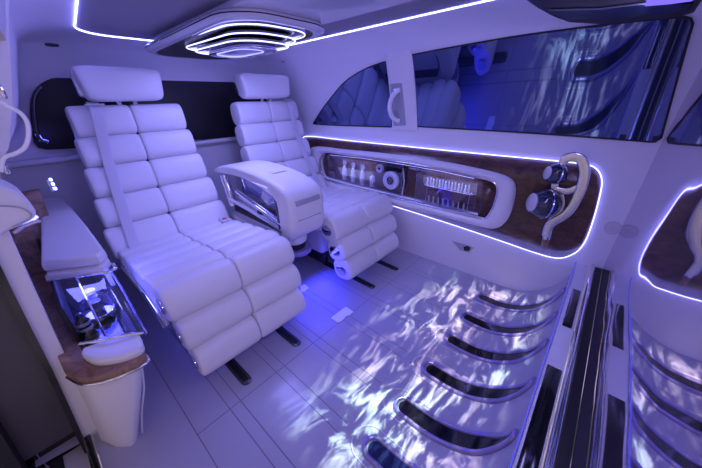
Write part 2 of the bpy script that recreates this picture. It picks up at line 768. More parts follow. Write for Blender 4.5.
g.name = 'wall_front'
struct(g)


# ------------------------------------------------------------------ wall placing helper
def W(px, py, off=0.):
    """point on the right wall (or off metres in front of it) shown at a photo point"""
    X = 1.73
    for _ in range(12):
        p = at(0, X, px, py)
        X = xr(p.z, p.y) - off
    return Vector((X, p.y, p.z))


def wallpt(y, z, off=0.):
    return Vector((xr(z, y) - off, y, z))


def drape(name, outline, off, mat, parent=None, org=Vector(), th=.004):
    """a panel lying on the right wall: outline of (y, z) pairs"""
    bm = bmesh.new()
    vs = [bm.verts.new((0, y, z)) for y, z in outline]
    f = bm.faces.new(vs)
    ext = bmesh.ops.triangulate(bm, faces=[f])
    bmesh.ops.subdivide_edges(bm, edges=[e for e in bm.edges if e.calc_length() > .25], cuts=3, use_grid_fill=False)
    bmesh.ops.triangulate(bm, faces=list(bm.faces))
    for v in bm.verts:
        v.co.x = xr(v.co.z, v.co.y) - off
        v.co -= org
    bmesh.ops.recalc_face_normals(bm, faces=bm.faces)
    me = bpy.data.meshes.new(name)
    bm.to_mesh(me)
    bm.free()
    o = link(name, me, mat, parent)
    for p in me.polygons:
        p.use_smooth = True
    s = o.modifiers.new('thick', 'SOLIDIFY')
    s.thickness = th
    s.offset = 0
    return o


def ws(px_list, off=0., k=5, closed=True):
    """smooth closed loop on the wall through photo points -> list of (y, z)"""
    pts = [W(x, y, off) for x, y in px_list]
    return [(p.y, p.z) for p in smooth_loop(pts, closed, k)]


def wl(px_list, off=0.):
    return [(p.y, p.z) for p in (W(x, y, off) for x, y in px_list)]


def fill_grid(name, ys, zlo, zhi, off, mat, parent=None, nz=8):
    """curved pane: columns at ys between two height functions"""
    vs, fs = [], []
    for y in ys:
        a, b = zlo(y), zhi(y)
        for j in range(nz + 1):
            z = a + (b - a) * j / nz
            vs.append(wallpt(y, z, off))
    for i in range(len(ys) - 1):
        for j in range(nz):
            a = i * (nz + 1) + j
            fs.append((a, a + 1, a + nz + 2, a + nz + 1))
    return mesh(name, vs, fs, mat, parent, fix=False)


def poly_fn(pts):
    pts = sorted(pts)
    ys = [p[0] for p in pts]
    zs = [p[1] for p in pts]
    return lambda y: lerp(y, ys, zs)


# windows: quarter light and long main pane
def resample(pts, n):
    ds = [0.]
    for a, b in zip(pts, pts[1:]):
        ds.append(ds[-1] + math.hypot(a[0] - b[0], a[1] - b[1]))
    out = []
    for i in range(n + 1):
        d = ds[-1] * i / n
        out.append((lerp(d, ds, [p[0] for p in pts]), lerp(d, ds, [p[1] for p in pts])))
    return out


def window(name, lo_px, hi_px):
    lo = resample([(p.y, p.z) for p in smooth_loop([W(*p) for p in lo_px], False, 6)], 60)
    hi = resample([(p.y, p.z) for p in smooth_loop([W(*p) for p in hi_px], False, 6)], 60)
    vs, fs = [], []
    nz = 10
    for a, b in zip(lo, hi):
        for j in range(nz + 1):
            t = j / nz
            vs.append(wallpt(a[0] + (b[0] - a[0]) * t, a[1] + (b[1] - a[1]) * t, .004))
    for i in range(60):
        for j in range(nz):
            a = i * (nz + 1) + j
            fs.append((a, a + 1, a + nz + 2, a + nz + 1))
    o = mesh(name, vs, fs, M['window'], fix=False)
    struct(o)
    left = [(hi[0][0] + (lo[0][0] - hi[0][0]) * t / 8, hi[0][1] + (lo[0][1] - hi[0][1]) * t / 8) for t in range(1, 8)]
    right = [(lo[-1][0] + (hi[-1][0] - lo[-1][0]) * t / 8, lo[-1][1] + (hi[-1][1] - lo[-1][1]) * t / 8) for t in range(1, 8)]
    loop = [wallpt(y, z, .005) for y, z in lo + right + list(reversed(hi)) + left]
    tube('window_seal', loop, .0035, M['blackmat'], o, closed=True, n=6)
    return o


window('window_1', [(313.5, 124), (340, 125.5), (392, 127)], [(314, 122.5), (322, 110), (332, 97), (343, 84), (355, 75), (368, 68), (380, 63.5), (391, 60.5)])
window('window_2', [(408, 126), (480, 130), (560, 135), (640, 141), (654, 142), (661, 138)],
       [(404, 56.5), (460, 46), (520, 36), (580, 28), (640, 21), (682, 17.3), (690, 18.5), (692.5, 24)])

# pillar between the windows
def wall_block(name, outline, off0, off1, mat, parent=None, org=Vector(), bev=.006):
    bm = bmesh.new()
    a = [bm.verts.new(wallpt(y, z, off0) - org) for y, z in outline]
    b = [bm.verts.new(wallpt(y, z, off1) - org) for y, z in outline]
    n = len(a)
    bm.faces.new(a)
    bm.faces.new(list(reversed(b)))
    for i in range(n):
        bm.faces.new((a[i], b[i], b[(i + 1) % n], a[(i + 1) % n]))
    bmesh.ops.recalc_face_normals(bm, faces=bm.faces)
    if bev:
        sb = set(b)
        es = [e for e in bm.edges if e.verts[0] in sb and e.verts[1] in sb]
        bmesh.ops.bevel(bm, geom=es, offset=bev, segments=3, affect='EDGES', profile=.5)
    me = bpy.data.meshes.new(name)
    bm.to_mesh(me)
    bm.free()
    return sharp(link(name, me, mat, parent), 45)


def ring(name, outer, inner, off0, off1, mat, parent=None, org=Vector(), puff=0., n=5):
    """padded frame between two loops (lists of (y, z) with equal length) on the wall"""
    L = len(outer)
    vs, fs = [], []
    for k in range(n + 1):
        t = k / n
        for i in range(L):
            y = outer[i][0] * (1 - t) + inner[i][0] * t
            z = outer[i][1] * (1 - t) + inner[i][1] * t
            h = off1 + puff * sin(pi * t)
            vs.append(wallpt(y, z, h) - org)
    base = len(vs)
    for i in range(L):
        vs.append(wallpt(*outer[i], off0) - org)
    base2 = len(vs)
    for i in range(L):
        vs.append(wallpt(*inner[i], off0) - org)
    for k in range(n):
        for i in range(L):
            j = (i + 1) % L
            fs.append((k * L + i, k * L + j, (k + 1) * L + j, (k + 1) * L + i))
    for i in range(L):
        j = (i + 1) % L
        fs.append((base + i, base + j, j, i))
        fs.append((n * L + i, n * L + j, base2 + j, base2 + i))
    return sharp(mesh(name, vs, fs, mat, parent), 55)


def strip_block(name, l0, l1, r0, r1, off, mat, parent=None, org=Vector(), n=14, edge=.25, base=-.004):
    """a raised band between a left line (l0 top, l1 bottom) and a right line, following the wall"""
    vs, fs = [], []
    L0, L1, R0, R1 = W(*l0), W(*l1), W(*r0), W(*r1)
    prof = [(0, base), (0, off * .55), (edge * .25, off * .86), (edge, off), (1 - edge, off), (1 - edge * .25, off * .86), (1, off * .55), (1, base)]
    for i in range(n + 1):
        t = i / n
        a = (L0.y + (L1.y - L0.y) * t, L0.z + (L1.z - L0.z) * t)
        b = (R0.y + (R1.y - R0.y) * t, R0.z + (R1.z - R0.z) * t)
        for u, h in prof:
            vs.append(wallpt(a[0] + (b[0] - a[0]) * u, a[1] + (b[1] - a[1]) * u, h) - org)
    m = len(prof)
    for i in range(n):
        for j in range(m - 1):
            k = i * m + j
            fs.append((k, k + 1, k + m + 1, k + m))
    fs.append(tuple(range(m)))
    fs.append(tuple(n * m + q for q in range(m)))
    return sharp(mesh(name, vs, fs, mat, parent), 50)


pil = strip_block('trim_2', (386, 54), (393, 130), (412, 50), (418, 130), .020, M['leather'])
struct(pil)

# grab handle on that pillar
o0 = W(399, 105, .02)
e = empty('grab_handle', o0, 'white grab handle in a grey recess on the right window pillar', 'grab handle')
strip_block('recess_plate', (391, 84), (394.5, 126), (404.5, 83), (408.5, 125), .0235, M['frost'], e, o0, base=.015)
hp = [W(399, 90, .022), W(396, 92, .045), W(392, 97, .06), W(390, 104, .066), W(390, 111, .064), W(393, 118, .05), W(400, 121.5, .022)]
tube('grip', [p - o0 for p in smooth_loop(hp, False, 6)], .014, M['white_gloss'], e, n=12)
for px, py in ((395.5, 90), (399, 121.5)):
    rbox('mount', (.02, .03, .02), W(px, py, .03) - o0, M['satin'], e, .005)

# ------------------------------------------------------------------ wood panel with lit rim on the right wall
o0 = W(450, 190)
e = empty('wood_panel', o0, 'long dark burl wood panel with glowing rim on the right wall', 'wall panel')
rim_px = [(303, 139), (312, 136.3), (345, 140), (400, 145.5), (450, 150.5), (500, 155.3), (550, 160), (585, 164), (597, 169), (602, 180), (599.5, 197), (592, 224), (584, 243), (574, 253), (558, 257.5), (535, 252), (500, 240), (450, 223.3), (400, 207.5), (350, 192), (315, 182), (303, 172), (300, 155)]
rim = ws(rim_px, 0., 5)
drape('wood_veneer', rim, .004, M['wood'], e, o0, .006)
tube('light_rim', [wallpt(y, z, .009) - o0 for y, z in rim], .0023, M['led'], e, closed=True, n=8)

# padded niche in the panel
o1 = W(415, 190, .03)
e = empty('display_niche', o1, 'white leather framed display niche with crystal panes in the wood panel', 'display niche')
out_px = [(312, 150), (318, 146.5), (345, 149.5), (400, 155), (450, 163), (490, 171.5), (508, 177.5), (515, 186), (514, 202), (508, 219), (497, 227), (480, 225), (440, 214.5), (400, 206), (350, 195), (322, 189), (312, 180), (309, 163)]
in_px = [(321, 157), (326, 152.5), (348, 155), (400, 162), (445, 170), (476, 177), (490, 180.5), (497, 187), (496, 198), (491, 211), (484, 219), (472, 217), (438, 208.5), (400, 199.5), (352, 187.5), (330, 181), (323, 176), (320, 165)]
D = .062
outer = ws(out_px, .02, 4)
inner = ws(in_px, .05, 4)
ring('leather_frame', outer, inner, .0085, .045, M['leather'], e, o1, puff=.02)
tube('chrome_rim', [wallpt(y, z, .048) - o1 for y, z in inner], .0065, M['chrome'], e, closed=True, n=10)
drape('wood_back', ws(in_px, .012, 4), .012, M['wood'], e, o1, .003)


def niche_pane(name, quad, off, mat, parent):
    pts = [W(x, y, off) - o1 for x, y in quad]
    return prism(name, pts, (-.002, 0, 0), mat, parent)


# glass boxes in the niche
def gbar(name, a, b, off, r, mat):
    return tube(name, [W(*a, off) - o1, W(*b, off) - o1], r, mat, e, n=6)


# bottom shelf and top light line
rowb = [(327, 180.5), (352, 187.5), (400, 199), (438, 208), (478, 217)]
tube('shelf_edge', [W(x, y, .052) - o1 for x, y in rowb], .0045, M['chrome'], e, n=8)
tube('shelf_lamp', [W(x, y - 2.6, .030) - o1 for x, y in rowb], .0016, M['led_soft'], e, n=6)
vs = []
for (x, y) in rowb:
    vs += [W(x, y, .052) - o1, W(x, y - 4.5, .014) - o1]
mesh('glass_shelf', vs, [(2 * i, 2 * i + 1, 2 * i + 3, 2 * i + 2) for i in range(len(rowb) - 1)], M['frost'], e, fix=False)
tube('top_lamp', [W(x, y, .030) - o1 for x, y in [(330, 155), (360, 158), (400, 164), (440, 171), (474, 178.5)]], .0014, M['led_soft'], e, n=6)
for a, b in (((327.5, 154), (329, 178)), ((335, 156.5), (335.5, 180)), ((409, 166), (405, 198)), ((418, 166.5), (415, 201)), ((477, 181), (474, 213)), ((483, 182), (479, 214))):
    gbar('glass_edge', a, b, .046, .0026, M['glassblue'])
niche_pane('glass_pane', [(328, 154), (404, 165), (401, 199), (329, 179)], .050, M['glass'], e)
niche_pane('glass_pane', [(417, 167), (478, 180), (474, 214), (414, 202)], .050, M['glass'], e)


# things standing in the niche
def upright(px, py, off):
    """base point in the niche seen at a photo point"""
    return W(px, py, off)


def decanter(px, py, label):
    b = upright(px, py, .030) + Vector((0, 0, .005))
    e = empty('crystal_decanter', b, label, 'decanter', 'crystal decanters in the wall niche')
    lathe('decanter_body', [(.0, 0), (.0195, .0), (.0205, .006), (.0205, .082), (.016, .096), (.011, .104), (.011, .116), (0, .116)], M['crystal'], e, n=16)
    lathe('amber_band', [(.0208, .030), (.0212, .032), (.0212, .060), (.0208, .062)], M['frost'], e, n=16)
    lathe('neck_ring', [(0, .104), (.0140, .104), (.0140, .112), (0, .112)], M['chrome'], e, n=16)
    lathe('stopper', [(0, .116), (.011, .116), (.0155, .128), (.0155, .146), (.009, .154), (0, .154)], M['crystal'], e, n=16)
    return e


decanter(344.8, 180, 'rearmost of three crystal decanters in the wall niche')
decanter(353.2, 182.4, 'middle of three crystal decanters in the wall niche')
decanter(362.2, 185, 'crystal decanter beside the small tumbler in the wall niche')
b = upright(372, 187, .030)
b = b + Vector((0, 0, .005))
e = empty('crystal_tumbler', b, 'short crystal tumbler between decanters and round dial in wall niche', 'glass')
lathe('tumbler_bowl', [(0, 0), (.017, 0), (.019, .020), (.0205, .080), (.0175, .080), (.016, .024), (0, .020)], M['crystal'], e, n=18)
lathe('tumbler_rim', [(.0207, .076), (.0215, .080), (.0190, .083), (.0178, .080)], M['chrome'], e, n=18)

# round dial with a small companion dial
c = W(390.5, 180.5, .040)
RX = Matrix.Rotation(-pi / 2, 4, 'Y')     # local z -> -x
e = empty('round_dial', c, 'white round dial with black hub and smaller dial in wall niche', 'dial')
lathe('dial_ring', [(.064, -.018), (.066, .002), (.060, .010), (.044, .011), (.036, .004), (.0, .002)], M['white_gloss'], e, RX, 40)
lathe('hub', [(.0, .002), (.027, .002), (.029, .008), (.020, .013), (0, .013)], M['darkmetal'], e, RX, 24)
for k in range(6):
    a = 2 * pi * k / 6
    tube('spoke', [RX @ Vector((.006 * cos(a), .006 * sin(a), .013)), RX @ Vector((.022 * cos(a), .022 * sin(a), .0125))], .0016, M['chrome'], e, n=6)
d = W(379.5, 168.5, .036) - c
T = Matrix.Translation(d) @ RX
lathe('small_dial', [(.0300, -.015), (.0310, .004), (.026, .009), (.014, .009), (.012, .004), (0, .003)], M['white_gloss'], e, T, 28)
lathe('small_hub', [(0, .003), (.010, .003), (.008, .008), (0, .008)], M['darkmetal'], e, T, 16)
d2 = W(396, 174, .022) - c
rbox('case', (.010, .17, .15), d2, M['black'], e, .004)
tube('chrome_bracket', [W(403, 168, .034) - c, W(404.5, 181, .036) - c, W(402, 195, .036) - c], .006, M['chrome'], e, n=8)

# tiered rack of little vials
base = W(446, 206, .028)
e = empty('vial_rack', base, 'oval two tier glass rack of vials in the front of the niche', 'rack')
ta = W(424, 184, .030)
tb = W(474, 195.5, .030)
u = (tb - ta)
ztop = (ta.z + tb.z) / 2
loop = []
cy_, ly_ = (ta.y + tb.y) / 2, abs(ta.y - tb.y) / 2
cx_ = (ta.x + tb.x) / 2
for i in range(36):
    a = 2 * pi * i / 36
    sx, sy = cos(a), sin(a)
    loop.append(Vector((cx_ + .017 * math.copysign(abs(sy) ** .6, sy), cy_ + ly_ * math.copysign(abs(sx) ** .5, sx), ztop)) - base)
prism('upper_tray', loop, (0, 0, .003), M['glass'], e)
tube('tray_rim', [p + Vector((0, 0, .0015)) for p in loop], .0028, M['chrome'], e, closed=True, n=8)
zb = W(446, 207.5, .028).z
for s in (-.86, .86):
    tube('rack_post', [Vector((cx_, cy_ + ly_ * s, zb)) - base, Vector((cx_, cy_ + ly_ * s, ztop)) - base], .003, M['chrome'], e, n=8)
rbox('lower_tray', (.034, ly_ * 2.0, .006), Vector((cx_, cy_, zb + .003)) - base, M['frost'], e, .002)

vial0 = None


def vial(x, y, z, upper):
    global vial0
    if vial0 is None:
        r = empty('glass_vial', (x, y, z), '', 'vial')
        lathe('vial_body', [(0, 0), (.0062, 0), (.0066, .030), (.0035, .038), (0, .038)], M['crystal'], r, n=10)
        lathe('vial_cap', [(0, .038), (.0062, .038), (.0066, .052), (0, .054)], M['chrome'], r, n=10)
        vial0 = r
    else:
        r = vial0.copy()
        COL.objects.link(r)
        r.location = (x, y, z)
        for ch in vial0.children:
            c2 = ch.copy()
            COL.objects.link(c2)
            c2.parent = r
    if upper:
        r['label'] = 'tiny capped glass vial on the upper tier of the rack'
        r['group'] = 'vials on the upper tier'
    else:
        r['label'] = 'tiny capped glass vial on the lower tier of the rack'
        r['group'] = 'vials on the lower tier'
    return r


for k in range(7):
    yy = cy_ + ly_ * (-.76 + 1.52 * k / 6)
    vial(cx_ + .0085, yy, ztop + .003, True)
    if k % 1 == 0:
        vial(cx_ - .0085, yy + .014, ztop + .003, True)
for k in range(8):
    yy = cy_ + ly_ * (-.72 + 1.44 * k / 7)
    vial(cx_ - .004, yy, zb + .006, False)

# ------------------------------------------------------------------ sculpted handle with crystal balls
o1 = W(560, 200, .04)
e = empty('sculpted_handle', o1, 'satin metal curved door handle holding two crystal balls on wood', 'door handle')


def hp_(pts, off, k=6):
    return [p - o1 for p in smooth_loop([W(x, y, off) for x, y in pts], False, k)]


outer_arc = [(563, 160), (570, 157), (578, 157.5), (582.5, 162), (584.5, 175), (579, 194), (567, 213), (550.5, 224), (546.5, 236)]
tube('bow', hp_(outer_arc, .055), 0, M['satin'], e, n=14, flat=(.042, .024), up=(-1, 0, 0))
tube('spine', hp_([(564, 159), (560, 168), (557, 178), (555, 188), (560, 195), (561.5, 204), (557, 214), (550, 223), (546, 234)], .045), 0, M['satin'], e, n=14, flat=(.032, .022), up=(-1, 0, 0))
tube('cross_bar', hp_([(555, 189), (563, 191), (570, 190.5), (578.5, 187)], .050), 0, M['satin'], e, n=14, flat=(.032, .022), up=(-1, 0, 0))
tube('collar', hp_([(547.2, 233), (546.2, 238.5)], .048), .019, M['chrome'], e, n=14)
tube('wood_tip', hp_([(546.2, 238), (544.2, 247)], .042), .016, M['wood_light'], e, n=14)


def ball(px, py, rpx, label):
    off = .06
    for _ in range(4):
        c = W(px, py, off)
        r = rpx * (c - CP).dot(CF) / FPX * 1.0
        off = r + .012
    c = W(px, py, off)
    prof = [(max(0.0, r * sin(pi * i / 20)), -r * cos(pi * i / 20)) for i in range(21)]
    b = lathe('crystal_ball', prof, M['smoke'], e, Matrix.Translation(c - o1), 32)
    b['label'] = label
    q = Vector((-.55, .80, .10)).to_track_quat('Z', 'Y').to_matrix().to_4x4()
    T = Matrix.Translation(c - o1) @ q
    lathe('ball_cap', [(r * .62, r * .80), (r * .64, r * .90), (r * .50, r * 1.0), (0, r * 1.02), (0, r * .8)], M['silver'], b, T, 28)
    lathe('ball_core', [(0, -r * .3), (r * .30, -r * .3), (r * .30, r * .5), (0, r * .5)], M['darkmetal'], b, T, 16)
    lathe('ball_ring', [(r * .99, -.003), (r * 1.03, -.003), (r * 1.03, .003), (r * .99, .003)], M['chrome'], b, T, 36)
    return b


ball(544.7, 204, 14.5, 'large smoked crystal ball')
ball(556.2, 174, 10, 'small smoked crystal ball')

# latch below the panel
o1 = W(462, 246, .004)
e = empty('wall_latch', o1, 'small black latch in a grey triangular recess below the wood panel', 'latch')
wall_block('latch_plate', wl([(452, 240.5), (474.5, 247.5), (469, 252.5), (460, 250)]), -.002, .004, M['frost'], e, o1, .002)
wall_block('latch_hook', wl([(464, 246.5), (468, 245.5), (471, 247.5), (469.5, 250.5), (465, 250)]), .003, .014, M['black'], e, o1, .003)

# speaker in the wall beside the mirror partition
c = W(613, 228, .002)
e = empty('wall_speaker', c, 'round perforated speaker in the right wall beside the lit panel', 'speaker')
lathe('grille', [(0, 0), (.030, 0), (.030, .002), (0, .003)], M['grille'], e, RX, 40)
tube('speaker_ring', [RX @ Vector((.031 * cos(2 * pi * i / 40), .031 * sin(2 * pi * i / 40), .001)) for i in range(40)], .0012, M['frost'], e, closed=True, n=6)

# ------------------------------------------------------------------ rear bulkhead screen
yb = 2.262
pts = [(.075, .835), (.085, .93), (.11, 1.02), (.15, 1.10), (.21, 1.15), (.30, 1.18), (.5, 1.195), (.85, 1.20), (1.2, 1.195), (1.38, 1.175), (1.47, 1.12), (1.52, 1.0), (1.54, .86), (1.53, .80), (1.45, .775), (1.2, .78), (.85, .79), (.5, .80), (.2, .815)]
lp = smooth_loop([Vector((x, yb, z)) for x, z in pts], True, 3)
e = prism('window_3', lp, (0, .03, 0), M['screen'], bev=.004)
struct(e)
# ledge below the screen
led = rbox('trim_3', (1.80, .06, .03), (.80, 2.28, .765), M['leather'], None, .012)
struct(led)

# chrome coat hook with a blue glow beside the screen
c = at(1, 2.1, 38, 105)
e = empty('coat_hook', c, 'slim chrome coat hook with blue glow left of the dark rear screen', 'coat hook')
hk = [at(1, 2.14, x, y) - c for x, y in ((42, 87), (37, 92), (34, 103), (35, 120), (37, 133), (41, 140), (48, 142))]
tube('hook_bar', smooth_loop(hk, False, 5), .0075, M['darkmetal'], e, n=10)
tube('glow_strip', [at(1, 2.17, x, y) - c for x, y in ((37, 134), (41, 140), (48, 142))], .008, M['led_blue'], e, n=8)

# small lamp low in the rear left corner
c = at(1, 1.75, 53, 184)
e = empty('reading_lamp', c, 'small bright reading lamp above the left armrest console', 'lamp')
rbox('lamp_base', (.012, .06, .05), (-.012, .005, 0), M['chrome'], e, .004)
for k in range(3):
    rbox('lamp_lens', (.010, .012, .013), (.0, .018 - .018 * k, .016 - .016 * k), M['led_spot'], e, .003)

# little slot and sensor in the roof lining
c = at(2, 1.262, 50, 45)
for nm, px, py, zz, lab in (('roof_slot', 52, 45, 1.30, 'tiny dark slot in the rear left roof lining'), ('roof_sensor', 284, 62, 1.30, 'tiny oval sensor in the rear right roof lining')):
    # walk along the sight line to the lining
    d = ray(px, py).normalized()
    best = None
    for r in range(len(rows) - 1):
        for i in range(len(A) - 1):
            q = (rows[r][i] + rows[r + 1][i + 1]) / 2
            k = ((q - CP) - d * (q - CP).dot(d)).length
            if (q - CP).dot(d) > .5 and (best is None or k < best[0]):
                nn = (rows[r][i + 1] - rows[r][i]).cross(rows[r + 1][i] - rows[r][i]).normalized()
                best = (k, CP + d * (q - CP).dot(d), nn)
    c, nn = best[1], best[2]
    if nn.dot(CP - c) < 0:
        nn = -nn
    q = nn.to_track_quat('Z', 'Y').to_matrix().to_4x4()
    o = lathe(nm, [(0, -.004), (.02, -.004), (.02, .003), (.014, .005), (0, .005)], M['darkmetal'] if nm == 'roof_slot' else M['frost'], None, q @ Matrix.Diagonal((1.3, .35 if nm == 'roof_slot' else .7, 1, 1)), 20)
    o.location = c
    tag(o, lab, 'sensor' if nm == 'roof_sensor' else 'slot')

# ------------------------------------------------------------------ reclining seats
BACK = [(1.690, .345), (1.765, .488), (1.833, .625), (1.885, .765), (1.922, .902), (1.950, 1.040)]
FOOT = [(1.085, .462), (1.020, .336), (.978, .212), (.945, .083)]


def frame_yz(p, q):
    """rotation for a pad standing along p->q in the y-z plane: local z = up, local y = back"""
    d = Vector((0, q[0] - p[0], q[1] - p[1])).normalized()
    x = Vector((1, 0, 0))
    y = d.cross(x).normalized()          # points to +y (back) for an upright pad
    return Matrix((x, y, d)).transposed().to_4x4(), d, y


def seat(cx, mirror, label, cat, group):
    s = -1 if mirror else 1
    e = empty('reclining_seat', (cx, 1.4, 0), label, cat, group)
    OY = 1.4
    fronts = []
    for i in range(5):
        p, q = BACK[i], BACK[i + 1]
        R, d, y = frame_yz(p, q)
        L = math.hypot(q[0] - p[0], q[1] - p[1])
        w = .302 - .0135 * i
        th = .125
        dx = s * .012 * i / 4
        mid = Vector((0, (p[0] + q[0]) / 2 - OY, (p[1] + q[1]) / 2))
        c = mid + y * (th / 2 - .036)
        fronts.append((mid - y * .040, d))
        for k in (-1, 1):
            T = Matrix.Translation(c + Vector((dx + k * (w / 2 + .0005), 0, 0))) @ R
            pad('back_cushion', (w, th, L * 1.035), M['leather'], e, T, e1=.14, e2=.64)
    # knee and foot rolls
    for i in range(3):
        p, q = FOOT[i + 1], FOOT[i]
        R, d, y = frame_yz(p, q)
        L = math.hypot(q[0] - p[0], q[1] - p[1])
        w = (.285, .275, .262)[i]
        th = .145
        c = Vector((0, (p[0] + q[0]) / 2 - OY, (p[1] + q[1]) / 2)) + y * (th / 2 - .040)
        for k in (-1, 1):
            T = Matrix.Translation(c + Vector((k * (w / 2 + .0005), 0, 0))) @ R
            fc = pad('foot_roll', (w, th, L * 1.07), M['leather'], e, T, e1=.15, e2=.76)
            if k == s * -1 or True:
                xe = k * (w + .001)
                cap = lathe('end_cap', [(0, 0), (.026, 0), (.030, .003), (.030, .006), (.022, .009), (0, .009)], M['chrome'], fc,
                            Matrix.Translation(c + Vector((xe, .0, 0))) @ Matrix.Rotation(k * pi / 2, 4, 'Y') @ Matrix.Diagonal((1, 1.35, 1, 1)), 24)
    # pleated seat cushion
    ys = [1.115, 1.235, 1.355, 1.475, 1.595, 1.715]
    zt = [.470, .452, .436, .420, .404, .392]
    for i in range(5):
        yc = (ys[i] + ys[i + 1]) / 2
        L = ys[i + 1] - ys[i]
        zz = (zt[i] + zt[i + 1]) / 2
        w = .290
        R = Matrix.Rotation(math.atan2(zt[i + 1] - zt[i], L), 4, 'X')
        for k in (-1, 1):
            T = Matrix.Translation((k * (w / 2 + .0005), yc - OY, zz - .055)) @ R
            pad('seat_cushion', (w, L * 1.10, .115), M['leather'], e, T, e1=.15, e2=.66)
    # understructure
    rbox('seat_base', (.44, .50, .20), (0, .06, .235), M['trim'], e, .03, 4)
    rbox('seat_frame', (.50, .64, .05), (0, .04, .345), M['darkmetal'], e, .015)
    R, d, y = frame_yz(BACK[0], BACK[5])
    bm_c = Vector((0, (BACK[0][0] + BACK[5][0]) / 2 - OY + .085, .70))
    rbox('back_shell', (.48, .05, .66), bm_c, M['darkmetal'], e, .02, 3, rot=R.to_quaternion())
    for k in (-1, 1):
        # bright side rail following the back and the seat side
        rail_pts = [Vector((k * (.280 - .085 * (z - .35)), yy - OY, z)) for yy, z in ((1.985, 1.0), (1.95, .86), (1.89, .68), (1.80, .48), (1.75, .38))]
        tube('side_rail', smooth_loop(rail_pts, False, 5), .010, M['chrome'], e, n=8)
        arc = [Vector((k * .296, yy - OY, z)) for yy, z in ((1.62, .33), (1.52, .345), (1.38, .35), (1.26, .36), (1.14, .345), (1.06, .30))]
        if k != s:
            tube('side_arm', smooth_loop(arc, False, 5), .014, M['chrome'], e, n=10)
        if k != s:
            lathe('pivot', [(0, 0), (.032, 0), (.034, .010), (.022, .018), (0, .018)], M['chrome'], e, Matrix.Translation((k * .290, 1.56 - OY, .345)) @ Matrix.Rotation(k * pi / 2, 4, 'Y'), 24)
        # runners reaching the rails in the floor
        rbox('runner', (.035, .40, .125), (k * .135, .06, .073), M['darkmetal'], e, .008)
    # headrest on chrome posts
    def hfx(p):
        f = 1 + .05 * p.z / .07
        return Vector((p.x * f, p.y, p.z))
    hx = .010 if s > 0 else -.030
    T = Matrix.Translation((hx, 1.925 - OY, 1.132)) @ Matrix.Rotation(-.10, 4, 'X')
    h = pad('headrest', (.336 if s > 0 else .370, .115, .150), M['leather'], e, T, e1=.20, e2=.5, fx=hfx)
    pad('headrest_back', (.355, .05, .130), M['chrome'], h, Matrix.Translation((hx, 1.988 - OY, 1.135)), e1=.2, e2=.5)
    for k in (-1, 1):
        tube('headrest_post', [(.012 * s + k * .035, 1.955 - OY, .98), (.012 * s + k * .035, 1.945 - OY, 1.09)], .012, M['chrome'], e, n=10)
    # shoulder belt from the outer top cushion down to the hip
    x0, x1 = -.135 * s, -.222 * s
    bp = []
    pts_y = [(1.935, 1.055), (1.885, 1.040), (1.862, .985)] + [(f[0].y + OY - .004, f[0].z) for f in reversed(fronts[:4])] + [(1.655, .395), (1.66, .372)]
    for i, (yy, z) in enumerate(pts_y):
        t = (1.05 - z) / (1.05 - .37)
        bp.append(Vector((x0 + (x1 - x0) * t, yy - OY, z)))
    bp = smooth_loop(bp, False, 5)
    tube('seat_belt', bp, 0, M['belt'], e, n=12, flat=(.047, .004), up=(0, -1, .3))
    rbox('belt_guide', (.075, .02, .010), (x0, 1.880 - OY, 1.046), M['frost'], e, .004)
    # buckle on the inner side
    bk = rbox('buckle', (.040, .060, .022), (.235 * s, 1.628 - OY, .405), M['belt'], e, .006)
    rbox('buckle_button', (.024, .018, .006), (.235 * s, 1.612 - OY, .417), M['red'], bk, .002)
    return e


seat(.445, False, 'large white reclining seat nearest the camera with channelled rolls', 'seat', 'reclining seats')
seat(1.308, True, 'white reclining seat farther from the camera, beside the wood panelled right wall', 'seat', 'reclining seats')

# ------------------------------------------------------------------ console between the seats
e = empty('centre_console', (.90 * .922, 1.4 * .922, 1.1 - 1.1 * .922), 'white leather armrest console bridging the two seats', 'console')
e.scale = (.922, .922, .922)
OY = 1.4
# side profile: thin lid at the rear, a deep rounded nose at the front
def hood():
    xs0, xs1 = -.066, .185
    prof = [(2.0, .615), (1.95, .645), (1.85, .672), (1.7, .690), (1.5, .688), (1.35, .674), (1.25, .655), (1.19, .625), (1.16, .575), (1.15, .50), (1.155, .42), (1.175, .365), (1.21, .340), (1.26, .345), (1.28, .38),
            (1.285, .46), (1.29, .54), (1.32, .584), (1.42, .606), (1.6, .628), (1.8, .622), (1.95, .606)]
    pp = smooth_loop([Vector((0, y - OY, z)) for y, z in prof], True, 3)
    n = len(pp)
    vs, fs = [], []
    w = xs1 - xs0
    secs = []
    for i in range(25):
        t = -1 + 2 * i / 24
        t = math.copysign(1 - (1 - abs(t)) ** 2.2, t)
        secs.append((xs0 + w * (t + 1) / 2, (1 - abs(t) ** 7) ** (1 / 3.2)))

    def core(p):
        y, z = p.y + OY, p.z
        if y > 1.30:
            return Vector((0, p.y if y < 1.93 else 1.93 - OY, lerp(y, [1.3, 1.5, 1.7, 1.93], [.622, .648, .658, .628])))
        return Vector((0, 1.222 - OY, min(max(z, .41), .57)))
    for x, s in secs:
        for p in pp:
            c = core(p)
            q = c + (p - c) * (.42 + .58 * s)
            vs.append((x, q.y, q.z))
    for i in range(len(secs) - 1):
        for j in range(n):
            k = (j + 1) % n
            fs.append((i * n + j, i * n + k, (i + 1) * n + k, (i + 1) * n + j))
    fs.append(tuple(range(n)))
    fs.append(tuple((len(secs) - 1) * n + j for j in range(n)))
    return sharp(mesh('hood', vs, fs, M['leather'], e), 75)


